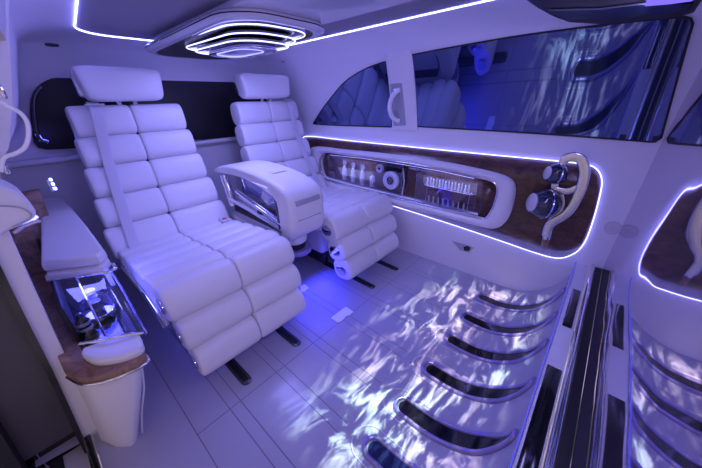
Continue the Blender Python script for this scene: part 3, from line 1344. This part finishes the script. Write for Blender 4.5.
hood()
rbox('badge_strip', (.17, .014, .030), (.060, 1.1575 - OY, .568), M['frost'], e, .004, rot=Matrix.Rotation(-.28, 3, 'X').to_quaternion())
tube('seam', [(-.05, 1.160 - OY, .470), (-.02, 1.1515 - OY, .470), (.14, 1.1515 - OY, .470), (.17, 1.160 - OY, .470)], .0022, M['darkmetal'], e, n=6)
rbox('lid_button', (.09, .05, .004), (.06, 1.42 - OY, .684), M['leather'], e, .002)
# open side with chrome bars and a crystal box
rbox('inner_panel', (.02, .60, .22), (.13, 1.62 - OY, .50), M['trim'], e, .005)
tube('chrome_bar', [(-.035, 1.27 - OY, .375), (-.045, 1.42 - OY, .405), (-.050, 1.62 - OY, .430), (-.055, 1.86 - OY, .450)], .017, M['chrome'], e, n=12)
tube('chrome_bar', [(-.045, 1.27 - OY, .415), (-.055, 1.50 - OY, .468), (-.055, 1.74 - OY, .520)], .010, M['chrome'], e, n=10)
tube('chrome_post', [(-.045, 1.83 - OY, .40), (-.045, 1.89 - OY, .60)], .026, M['chrome'], e, n=12)
tube('chrome_post', [(-.040, 1.300 - OY, .37), (-.040, 1.305 - OY, .57)], .014, M['darkmetal'], e, n=12)
rbox('side_plate', (.012, .44, .085), (-.035, 1.55 - OY, .445), M['satin'], e, .003, rot=Matrix.Rotation(.2, 3, 'X').to_quaternion())
lathe('plate_knob', [(0, 0), (.018, 0), (.018, .010), (.011, .014), (0, .014)], M['darkmetal'], e, Matrix.Translation((-.043, 1.50 - OY, .437)) @ RX, 18)
rbox('crystal_box', (.05, .075, .06), (-.02, 1.42 - OY, .548), M['crystal'], e, .006, rot=Matrix.Rotation(.5, 3, 'X').to_quaternion())
rbox('glass_tray', (.012, .34, .10), (.0, 1.58 - OY, .555), M['glassblue'], e, .003)
# low chrome base shoe
pts = [(-.06, 1.85), (-.07, 1.45), (-.05, 1.30), (.0, 1.22), (.06, 1.20), (.12, 1.23), (.15, 1.32), (.155, 1.5), (.15, 1.85)]
pts = [(p.x, p.y) for p in smooth_loop([Vector(p) for p in pts], True, 4)]
prism('base_shoe', [Vector((x, y - OY, .200)) for x, y in pts], (0, 0, .034), M['slotrim'], e, bev=.010, seg=3)
prism('upper_shoe', [Vector((x * .96, y + .03 - OY, .265)) for x, y in pts], (0, 0, .07), M['leather'], e, bev=.02, seg=4)
prism('shoe_gap', [Vector((x * .90, y + .04 - OY, .230)) for x, y in pts], (0, 0, .040), M['blackmat'], e)
rbox('column', (.14, .36, .288), (.05, 1.72 - OY, .051), M['darkmetal'], e, .01)
rbox('spine_block', (.15, .55, .08), (.06, 1.62 - OY, .34), M['darkmetal'], e, .01)

# thin flat white pieces on the floor
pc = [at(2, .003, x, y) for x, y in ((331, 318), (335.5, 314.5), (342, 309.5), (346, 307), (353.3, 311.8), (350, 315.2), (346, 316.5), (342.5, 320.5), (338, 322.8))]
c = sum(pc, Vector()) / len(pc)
cd = prism('white_patch', [p - c for p in pc], (0, 0, .004), M['matte_white'])
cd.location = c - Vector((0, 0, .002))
tag(cd, 'small irregular white patch lying on the blue lit floor between seats', 'card')
pc = [at(2, .003, x, y) for x, y in ((300, 286), (305, 284.5), (309, 288), (304.5, 291.5), (301, 292))]
c = sum(pc, Vector()) / len(pc)
cd = prism('white_patch', [p - c for p in pc], (0, 0, .004), M['matte_white'])
cd.location = c - Vector((0, 0, .002))
tag(cd, 'white patch on the floor half hidden behind the near seat footrest', 'card')

# ------------------------------------------------------------------ roof lamp
FZ = 1.32
e = empty('ceiling_lamp', (.85, 1.5, FZ), 'stepped roof lamp with three glowing loops and a dark wood base', 'ceiling lamp')


def plate_loop(x0, x1, y0, y1, r, zf, zr, n=8):
    out = []
    for x, y in rrect(x0, x1, y0, y1, r, n):
        t = (y - y0) / (y1 - y0)
        out.append(Vector((x - .85, y - 1.5, zf + (zr - zf) * t - FZ)))
    return out


# boat shaped plate: blunt front, rounded rear
pl = plate_loop(.635, 1.085, 1.075, 2.05, .15, 1.334, 1.283)
prism('wood_plate', pl, (0, 0, .006), M['unit'], e)


def grow(p, k, dz):
    return Vector((p.x + .035 * k * (1 if p.x > 0 else -1) * min(1, abs(p.x) / .2), p.y + .035 * k * (1 if p.y > 0 else -1) * min(1, abs(p.y) / .4), p.z + dz))


def band(name, prof, mat):
    vs, fs = [], []
    n = len(pl)
    for k, dz in prof:
        vs += [grow(p, k, dz) for p in pl]
    for i in range(len(prof) - 1):
        for j in range(n):
            q = (j + 1) % n
            fs.append((i * n + j, i * n + q, (i + 1) * n + q, (i + 1) * n + j))
    return sharp(mesh(name, vs, fs, mat, e), 50)


band('lower_rim', [(-.3, -.002), (.2, -.003), (.55, .002), (.72, .009), (.78, .013)], M['silver'])
band('rim_groove', [(.70, .012), (.70, .018)], M['black'])
band('upper_rim', [(.78, .017), (.74, .023), (.55, .029), (.1, .033), (-.8, .036), (-1.6, .038)], M['silver'])
nk = [Vector((x - .85, y - 1.5, zc(y) - .024 - FZ)) for x, y in rrect(.655, 1.06, .50, 1.96, .06, 5)]
prism('neck', nk, (0, 0, .026), M['silver'], e, bev=.004)
for i, (x0, x1, y0, y1, r, zf, zr) in enumerate([(.665, 1.035, 1.10, 1.83, .14, 1.325, 1.308), (.695, 1.010, 1.145, 1.76, .13, 1.305, 1.291), (.712, .995, 1.185, 1.70, .12, 1.285, 1.274)]):
    lp_ = plate_loop(x0, x1, y0, y1, r, zf, zr)
    tube('light_loop', lp_, .0024, M['led_bar'], e, closed=True, n=10)
    inner_ = [p + Vector((-p.x * .05, -p.y * .03, .001)) for p in lp_]
    prism('step_plate', inner_, (0, 0, .013), M['black'], e, bev=.002)
lp_ = plate_loop(.76, .96, 1.25, 1.64, .09, 1.272, 1.264)
prism('lens', lp_, (0, 0, .012), M['slotrim'], e, bev=.004)
tube('lens_ring', [p + Vector((0, 0, -.001)) for p in lp_], .005, M['chrome'], e, closed=True, n=8)
tube('inner_ring', [Vector((p.x * .7, p.y * .7, p.z - .002)) for p in lp_], .0025, M['led_soft'], e, closed=True, n=8)

# ------------------------------------------------------------------ overhead unit at the front edge of the roof
e = empty('overhead_unit', (1.0, .1, 1.3), 'dark glossy overhead unit at the top right edge of the photo', 'overhead unit')
oc = Vector((1.0, .1, 1.3))
out = [at(2, 1.30, x, y) for x, y in ((519, -4), (538, 9), (553, 17), (568, 22.5), (600, 24.5), (640, 21), (680, 16.5), (694, 13), (700, 4), (706, -10))]
out += [Vector((1.15, -.12, 1.30)), Vector((.45, -.12, 1.30)), Vector((.45, .27, 1.30))]
prism('unit_body', [p - oc for p in out], (0, 0, .07), M['unit'], e, bev=.004)
inn = [at(2, 1.298, x, y) for x, y in ((549, 9.5), (560, 15.5), (580, 18), (615, 17), (660, 12.5), (690, 7), (694, 2), (640, 3), (600, 8), (575, 8.5))]
prism('dark_lens', [p - oc for p in inn], (0, 0, -.004), M['lens'], e)
dsp = [at(2, 1.293, x, y) for x, y in ((645, 5.3), (648, -4), (705, -9), (692, 0.2), (670, 3.2))]
prism('lit_display', [p - oc for p in dsp], (0, 0, -.002), M['display'], e)

# ------------------------------------------------------------------ left side: pillar, console, door jamb
def jamb_band(name, px_in, px_out, y0, y1, mat, kind=True, z0=-.10):
    vs, fs = [], []
    n = 14
    zs = [z0 + (.92 - z0) * i / n for i in range(n + 1)]
    for z in zs:
        a, b = px_in(z), px_out(z)
        vs += [(a, y0, z), (b, y0, z), (b, y1, z), (a, y1, z)]
    for i in range(n):
        k = 4 * i
        for q in range(4):
            fs.append((k + q, k + (q + 1) % 4, k + 4 + (q + 1) % 4, k + 4 + q))
    o = mesh(name, vs, fs, mat)
    sharp(o, 30)
    if kind:
        struct(o)
    return o


inn = lambda z: lerp(z, [-.1, .023, .333, .60, .79, .86, .95], [-.158, -.149, -.120, -.101, -.085, -.065, -.04])
mid = lambda z: inn(z) - .036
out_ = lambda z: inn(z) - .050
out2 = lambda z: inn(z) - .062
jamb_band('trim_4', inn, mid, 1.085, 1.12, M['trim'])
jamb_band('trim_5', mid, out_, 1.075, 1.12, M['black'])
jamb_band('trim_6', out_, lambda z: -.95, 1.095, 1.14, M['jamb'], z0=.055)
# raised dark panel shoulder further out
vs = []
o = jamb_band('trim_7', lambda z: inn(z) - .17, lambda z: -.95, 1.045, 1.095, M['blackmat'])

# upper pillar face, turning outwards
vs, fs = [], []
zs = [.84 + .56 * i / 12 for i in range(13)]
for z in zs:
    x = xl(min(z, 1.3), 1.1) + (max(0, z - 1.3) * .8)
    for k in range(9):
        t = k / 8
        vs.append((x + .003 - .55 * t, 1.068 - .10 * sin(t * pi / 2), z))
for i in range(12):
    for k in range(8):
        a = i * 9 + k
        fs.append((a, a + 1, a + 10, a + 9))
struct(mesh('trim_8', vs, fs, M['trim'], fix=False))

# padded shoulder where the pillar meets the belt line
c = Vector((-.06, 1.06, .82))
e = empty('shoulder_pad', c, 'stitched white leather shoulder pad on the left door pillar', 'pad')
pts = [at(1, 1.03, x, y) for x, y in ((-10, 186), (8, 188), (24, 196), (33, 206), (37, 214), (33, 220), (22, 226), (8, 232), (-10, 238))]
prism('pad_body', [p - c for p in smooth_loop(pts, True, 3)], (-.01, .14, 0), M['leather'], e, bev=.012, seg=4)
st = [at(1, 1.0275, x, y) - c for x, y in ((-6, 206), (8, 206), (22, 208), (30, 213), (31, 217), (25, 221), (12, 227))]
tube('stitch_line', smooth_loop(st, False, 4), .0018, M['frost'], e, n=6)
tube('chrome_edge', [at(1, 1.06, x, y) - c for x, y in ((14, 233), (24, 226), (34, 222), (41, 221))], .0045, M['chrome'], e, n=10)
tube('blue_lamp', [at(1, 1.09, x, y) - c for x, y in ((24, 225), (30, 221), (37, 216))], .005, M['led_blue'], e, n=8)

# grab handle on the left pillar
c = at(1, .95, 0, 125)
e = empty('grab_handle', c, 'white loop grab handle on the left door pillar', 'grab handle')
hp2 = [at(1, .95, x, y) - c for x, y in ((-9, 101), (0, 102.5), (9, 107), (19, 112), (26, 120), (28.5, 130), (27.5, 141), (23, 149), (14, 154), (5, 157), (1.5, 164), (1, 172))]
tube('grip', smooth_loop(hp2, False, 5), 0, M['white_gloss'], e, n=14, flat=(.008, .009), up=(0, -1, 0))
for x, y in ((2.5, 92), (5, 167)):
    p = at(1, .97, x, y) - c
    rbox('mount', (.008, .04, .026), p, M['chrome'], e, .003)

# left armrest console
e = empty('armrest_console', (-.03, 1.4, 0), 'white leather side console with wood ledge left of the near seat', 'armrest console')
ox, oy = -.03, 1.4


def P(x, y, z):
    return Vector((x - ox, y - oy, z))


# body: leather pedestal, slightly narrower at the foot, rounded front right corner
sec = []
for z, xa, xb, yf, r in ((0, -.150, -.060, .94, .025), (.10, -.140, -.030, .925, .028), (.22, -.128, .006, .905, .03), (.335, -.120, .036, .892, .03), (.350, -.120, .036, .892, .03)):
    loop = []
    loop.append(P(xa, 1.95, z))
    loop.append(P(xa, yf + .10, z))
    loop.append(P(xa + .03, yf + .035, z))
    for i in range(6):
        a = pi * 1.5 + pi / 2 * i / 5
        loop.append(P(xb - r + r * cos(a), yf + r + r * sin(a), z))
    loop.append(P(xb + .03, 1.95, z))
    sec.append(loop)
n = len(sec[0])
vs = [p for l in sec for p in l]
fs = []
for i in range(len(sec) - 1):
    for j in range(n):
        k = (j + 1) % n
        fs.append((i * n + j, i * n + k, (i + 1) * n + k, (i + 1) * n + j))
fs.append(tuple((len(sec) - 1) * n + j for j in range(n)))
sharp(mesh('pedestal', vs, fs, M['leather'], e), 50)
tube('piping', [P(.030, .915, .32), P(.012, .925, .22), P(-.022, .942, .11), P(-.045, .953, .01)], .003, M['trim'], e, n=8)
# wood ledge wrapping the top
wl_out = [(-.150, 1.8), (-.140, 1.2), (-.128, 1.0), (-.10, .93), (-.05, .893), (.0, .880), (.045, .880), (.05, .91)]
wl_in = [(.03, .945), (-.02, .955), (-.055, .985), (-.078, 1.06), (-.085, 1.2), (-.075, 1.8)]
prism('wood_ledge', [P(x, y, .350) for x, y in wl_out + wl_in], (0, 0, .024), M['wood_light'], e, bev=.004)
tube('chrome_edge', [P(x, y, .349) for x, y in smooth_loop([Vector((x, y)) for x, y in wl_out[2:]], False, 4)], .005, M['chrome'], e, n=8)
# leather lip and glass chest
prism('leather_lip', [P(x, y, .370) for x, y in smooth_loop([Vector(p) for p in ((.050, .900), (.056, .93), (.05, .985), (-.055, 1.03), (-.078, 1.02), (-.076, .985), (-.055, .940), (-.01, .905), (.03, .893))], True, 3)], (0, 0, .030), M['leather'], e, bev=.010, seg=3)
rbox('cavity', (.135, .80, .02), P(-.005, 1.38, .368), M['black'], e, .004)
rbox('cavity_back', (.010, .80, .14), P(-.076, 1.50, .44), M['blackmat'], e, .003)
tube('blue_lamp', [P(.02, 1.10, .366), P(.02, 1.55, .366)], .006, M['led_blue'], e, n=8)
# curved clear cover from the lip up to the lid
vs, fs = [], []
for k in range(9):
    t = k / 8
    y = 1.015 + .29 * t
    z = .400 + .125 * math.sin(t * pi / 2) ** .9
    vs += [P(-.070, y + .02, z), P(-.045, y, z + .006), P(.03, y - .03, z + .006), P(.068, y - .04, z - .008), P(.078, y - .03, .385)]
for k in range(8):
    for q in range(4):
        a = k * 5 + q
        fs.append((a, a + 1, a + 6, a + 5))
mesh('clear_cover', vs, fs, M['glass'], e, fix=False)
for k in (1, 3):
    pass
tube('cover_rib', [P(-.015, 1.02, .41), P(-.015, 1.10, .47), P(-.015, 1.27, .53)], .003, M['chrome'], e, n=6)
tube('chrome_lip', [P(-.075, 1.05, .404), P(-.02, 1.0, .410), P(.04, .972, .408), P(.07, .96, .398)], .005, M['chrome'], e, n=8)
tube('side_glass_edge', [P(.078, .985, .37), P(.082, 1.2, .44), P(.085, 1.5, .47)], .004, M['glassblue'], e, n=8)
# padded lid
lid = [(-.078, 1.315), (.0, 1.265), (.058, 1.232), (.086, 1.265), (.086, 1.6), (.076, 2.13), (.045, 2.19), (-.01, 2.2)]
ll = []
for x, y in lid:
    ll.append(P(x, y, .548))
prism('padded_lid', ll, (0, 0, .042), M['leather'], e, bev=.014, seg=4)
prism('lid_tray', [p - Vector((0, 0, .022)) + Vector((0, -.012 if p.y < 0 else 0, 0)) for p in ll], (0, 0, .020), M['trim'], e, bev=.004)
tube('lid_chrome', [P(-.080, 1.34, .526), P(-.081, 1.308, .524), P(0, 1.252, .524), P(.072, 1.210, .524), P(.090, 1.22, .526), P(.091, 1.26, .526)], .006, M['chrome'], e, n=8)
rbox('side_wall', (.016, .66, .16), P(.074, 1.72, .45), M['trim'], e, .005)
# wood upright behind the ledge
prism('wood_upright', [P(-.150, 1.74, .37), P(-.030, 1.74, .37), P(.005, 1.90, .70), P(-.150, 1.90, .70)], (0, .03, 0), M['wood_light'], e, bev=.004)

# decanter under the clear cover
c = Vector((-.005, 1.20, .358))
e = empty('crystal_carafe', (-.002, 1.19, .3785), 'blue lit crystal carafe under the clear cover of the left console', 'carafe')
lathe('carafe_body', [(0, 0), (.040, 0), (.043, .008), (.043, .06), (.034, .085), (.018, .098), (.018, .115), (0, .115)], M['glassblue'], e, None, 28)
lathe('chrome_band', [(.0440, .012), (.0455, .013), (.0455, .026), (.0440, .027), (.0435, .02)], M['chrome'], e, None, 28)
lathe('dark_core', [(0, .01), (.018, .01), (.018, .07), (0, .07)], M['black'], e, None, 16)

# dark bottle beside it
e = empty('dark_bottle', (-.050, 1.135, .380), 'black bottle with grey bands beside the carafe in the left console', 'bottle')
lathe('bottle_body', [(0, 0), (.018, 0), (.019, .006), (.019, .045), (.009, .062), (.008, .075), (0, .075)], M['black'], e, None, 20)
for z in (.012, .032):
    lathe('bottle_band', [(.0192, z), (.0202, z + .001), (.0202, z + .010), (.0192, z + .011)], M['frost'], e, None, 20)

# door step at the lower left
e = empty('door_step', (-.36, .9, -.07), 'bright metal door step below the black door jamb, bottom left', 'door step')
rbox('step_board', (.36, .50, .02), (0, -.02, .01), M['silver'], e, .004)
rbox('step_strip', (.035, .50, .006), (.085, -.02, .022), M['darkmetal'], e, .002)
rbox('step_edge', (.014, .50, .012), (.168, -.02, .024), M['chrome'], e, .003)
stp = mesh('trim_9', [(-.95, 1.125, .07), (-.185, 1.125, .07), (-.185, 1.135, -.09), (-.95, 1.135, -.09)], [(0, 1, 2, 3)], M['black'], smooth=False)
struct(stp)
o = tube('trim_10', [(-.178, 1.11, .0), (-.176, .9, -.002), (-.176, .3, -.002)], 0, M['black'], None, n=12, flat=(.016, .03), up=(0, 0, 1))
struct(o)
o = mesh('trim_11', [(-.170, 1.11, 0), (-.170, .2, 0), (-.176, .2, -.3), (-.176, 1.11, -.3)], [(0, 1, 2, 3)], M['black'], smooth=False)
struct(o)

# ------------------------------------------------------------------ lights
def area(name, loc, size, col, power, rot=(0, 0, 0), sy=None, spread=180):
    l = bpy.data.lights.new(name, 'AREA')
    l.energy = power
    l.color = col
    l.shape = 'RECTANGLE'
    l.size = size
    l.size_y = sy or size
    l.spread = radians(spread)
    o = bpy.data.objects.new(name, l)
    COL.objects.link(o)
    o.location = loc
    o.rotation_euler = rot
    return o


area('roof_lamp_glow', (.85, 1.42, 1.255), .20, (.27, .28, 1.0), 3.3, sy=.40)
area('footwell_glow', (.95, 1.10, .19), .34, (.05, .05, 1.0), 1.25, rot=(radians(-50), 0, 0))
area('console_glow', (.0, 1.30, .515), .10, (.12, .12, 1.0), 1.3, sy=.3)
area('armrest_glow', (.80, 1.36, .655), .08, (.30, .30, 1.0), .35, sy=.25, rot=(0, radians(25), 0))

area('front_fill', (.72, .02, 1.285), 1.0, (.41, .38, 1.0), 4.0, rot=(radians(50), 0, 0), sy=.12)  # unseen fill light added to brighten the front and the seats
for px_ in (355, 450):
    g_ = W(px_, 168 if px_ < 400 else 178, .046)
    area('niche_glow', g_, .20, (.50, .50, 1.0), .16, rot=(radians(0), radians(-60), 0), sy=.35)

# added spot below the overhead unit: leafy pattern thrown on the front floor
pj = bpy.data.lights.new('pattern_spot', 'SPOT')
pj.energy = 230
pj.spot_size = radians(118)
pj.spot_blend = .25
pj.shadow_soft_size = .002
pj.use_nodes = True
nt = pj.node_tree
for n_ in list(nt.nodes):
    nt.nodes.remove(n_)
lo = nt.nodes.new('ShaderNodeOutputLight')
em = nt.nodes.new('ShaderNodeEmission')
tc = nt.nodes.new('ShaderNodeTexCoord')
sp = nt.nodes.new('ShaderNodeSeparateXYZ')
nt.links.new(tc.outputs['Normal'], sp.inputs[0])


def mth(op, a, b, clamp=False):
    n_ = nt.nodes.new('ShaderNodeMath')
    n_.operation = op
    n_.use_clamp = clamp
    for i, v in enumerate((a, b)):
        if v is None:
            continue
        if isinstance(v, (int, float)):
            n_.inputs[i].default_value = v
        else:
            nt.links.new(v, n_.inputs[i])
    return n_.outputs[0]


zz = mth('ABSOLUTE', sp.outputs['Z'], None)
uu = mth('DIVIDE', sp.outputs['X'], zz)
vv = mth('DIVIDE', sp.outputs['Y'], zz)
cb = nt.nodes.new('ShaderNodeCombineXYZ')
nt.links.new(uu, cb.inputs[0])
nt.links.new(vv, cb.inputs[1])
mp = nt.nodes.new('ShaderNodeMapping')
mp.inputs['Rotation'].default_value = (0, 0, radians(35))
mp.inputs['Scale'].default_value = (1.0, 2.8, 1)
nt.links.new(cb.outputs[0], mp.inputs[0])
n1 = nt.nodes.new('ShaderNodeTexNoise')
n1.inputs['Scale'].default_value = 6.5
n1.inputs['Detail'].default_value = 10
n1.inputs['Roughness'].default_value = .70
n1.inputs['Distortion'].default_value = 1.1
nt.links.new(mp.outputs[0], n1.inputs['Vector'])
r1 = nt.nodes.new('ShaderNodeValToRGB')
r1.color_ramp.elements[0].position = .49
r1.color_ramp.elements[1].position = .68
r1.color_ramp.elements[0].color = (0, 0, 0, 1)
r1.color_ramp.elements[1].color = (1, 1, 1, 1)
nt.links.new(n1.outputs[0], r1.inputs[0])
n2 = nt.nodes.new('ShaderNodeTexNoise')
n2.inputs['Scale'].default_value = 2.2
nt.links.new(cb.outputs[0], n2.inputs['Vector'])
r2 = nt.nodes.new('ShaderNodeValToRGB')
r2.color_ramp.elements[0].position = .40
r2.color_ramp.elements[1].position = .62
r2.color_ramp.elements[0].color = (1.0, .78, .78, 1)
r2.color_ramp.elements[1].color = (.72, 1.0, .86, 1)
nt.links.new(n2.outputs[0], r2.inputs[0])
nt.links.new(r2.outputs[0], em.inputs['Color'])
# the pattern fades out towards the seats (v grows rearwards)
PJ = Vector((1.0, .12, 1.285))
fade = mth('SUBTRACT', .50, vv)
fade = mth('MULTIPLY', fade, 4.5, True)
# the pattern is masked to the floor: its sides stop short of the walls
side = mth('MULTIPLY', mth('SUBTRACT', .57, mth('ABSOLUTE', uu, None)), 14.0, True)
front = mth('MULTIPLY', mth('ADD', vv, .13), 14.0, True)
fade = mth('MULTIPLY', fade, mth('MULTIPLY', side, front))
n3 = nt.nodes.new('ShaderNodeTexNoise')
n3.inputs['Scale'].default_value = 3.0
nt.links.new(cb.outputs[0], n3.inputs['Vector'])
st_ = mth('MULTIPLY', r1.outputs[0], fade)
st_ = mth('MULTIPLY', st_, mth('MULTIPLY', mth('SUBTRACT', n3.outputs[0], .30, True), 3.0))
nt.links.new(st_, em.inputs['Strength'])
nt.links.new(em.outputs[0], lo.inputs[0])
po = bpy.data.objects.new('pattern_spot', pj)
COL.objects.link(po)
po.location = PJ

# ------------------------------------------------------------------ outdoors seen through the open door: soft grey-pink evening light with trees
w = bpy.data.worlds.new('world')
S.world = w
w.use_nodes = True
nt = w.node_tree
for n_ in list(nt.nodes):
    nt.nodes.remove(n_)
wo = nt.nodes.new('ShaderNodeOutputWorld')
bg = nt.nodes.new('ShaderNodeBackground')
tc = nt.nodes.new('ShaderNodeTexCoord')
nz = nt.nodes.new('ShaderNodeTexNoise')
nz.inputs['Scale'].default_value = 5
nz.inputs['Detail'].default_value = 6
nt.links.new(tc.outputs['Generated'], nz.inputs['Vector'])
cr = nt.nodes.new('ShaderNodeValToRGB')
cr.color_ramp.elements[0].position = .44
cr.color_ramp.elements[1].position = .60
cr.color_ramp.elements[0].color = (.10, .10, .10, 1)
cr.color_ramp.elements[1].color = (.90, .70, 1.0, 1)
nt.links.new(nz.outputs[0], cr.inputs[0])
nt.links.new(cr.outputs[0], bg.inputs[0])
bg.inputs[1].default_value = .50
nt.links.new(bg.outputs[0], wo.inputs[0])

S.view_settings.view_transform = 'Standard'
S.view_settings.look = 'None'
S.view_settings.exposure = .90
S.view_settings.gamma = 1
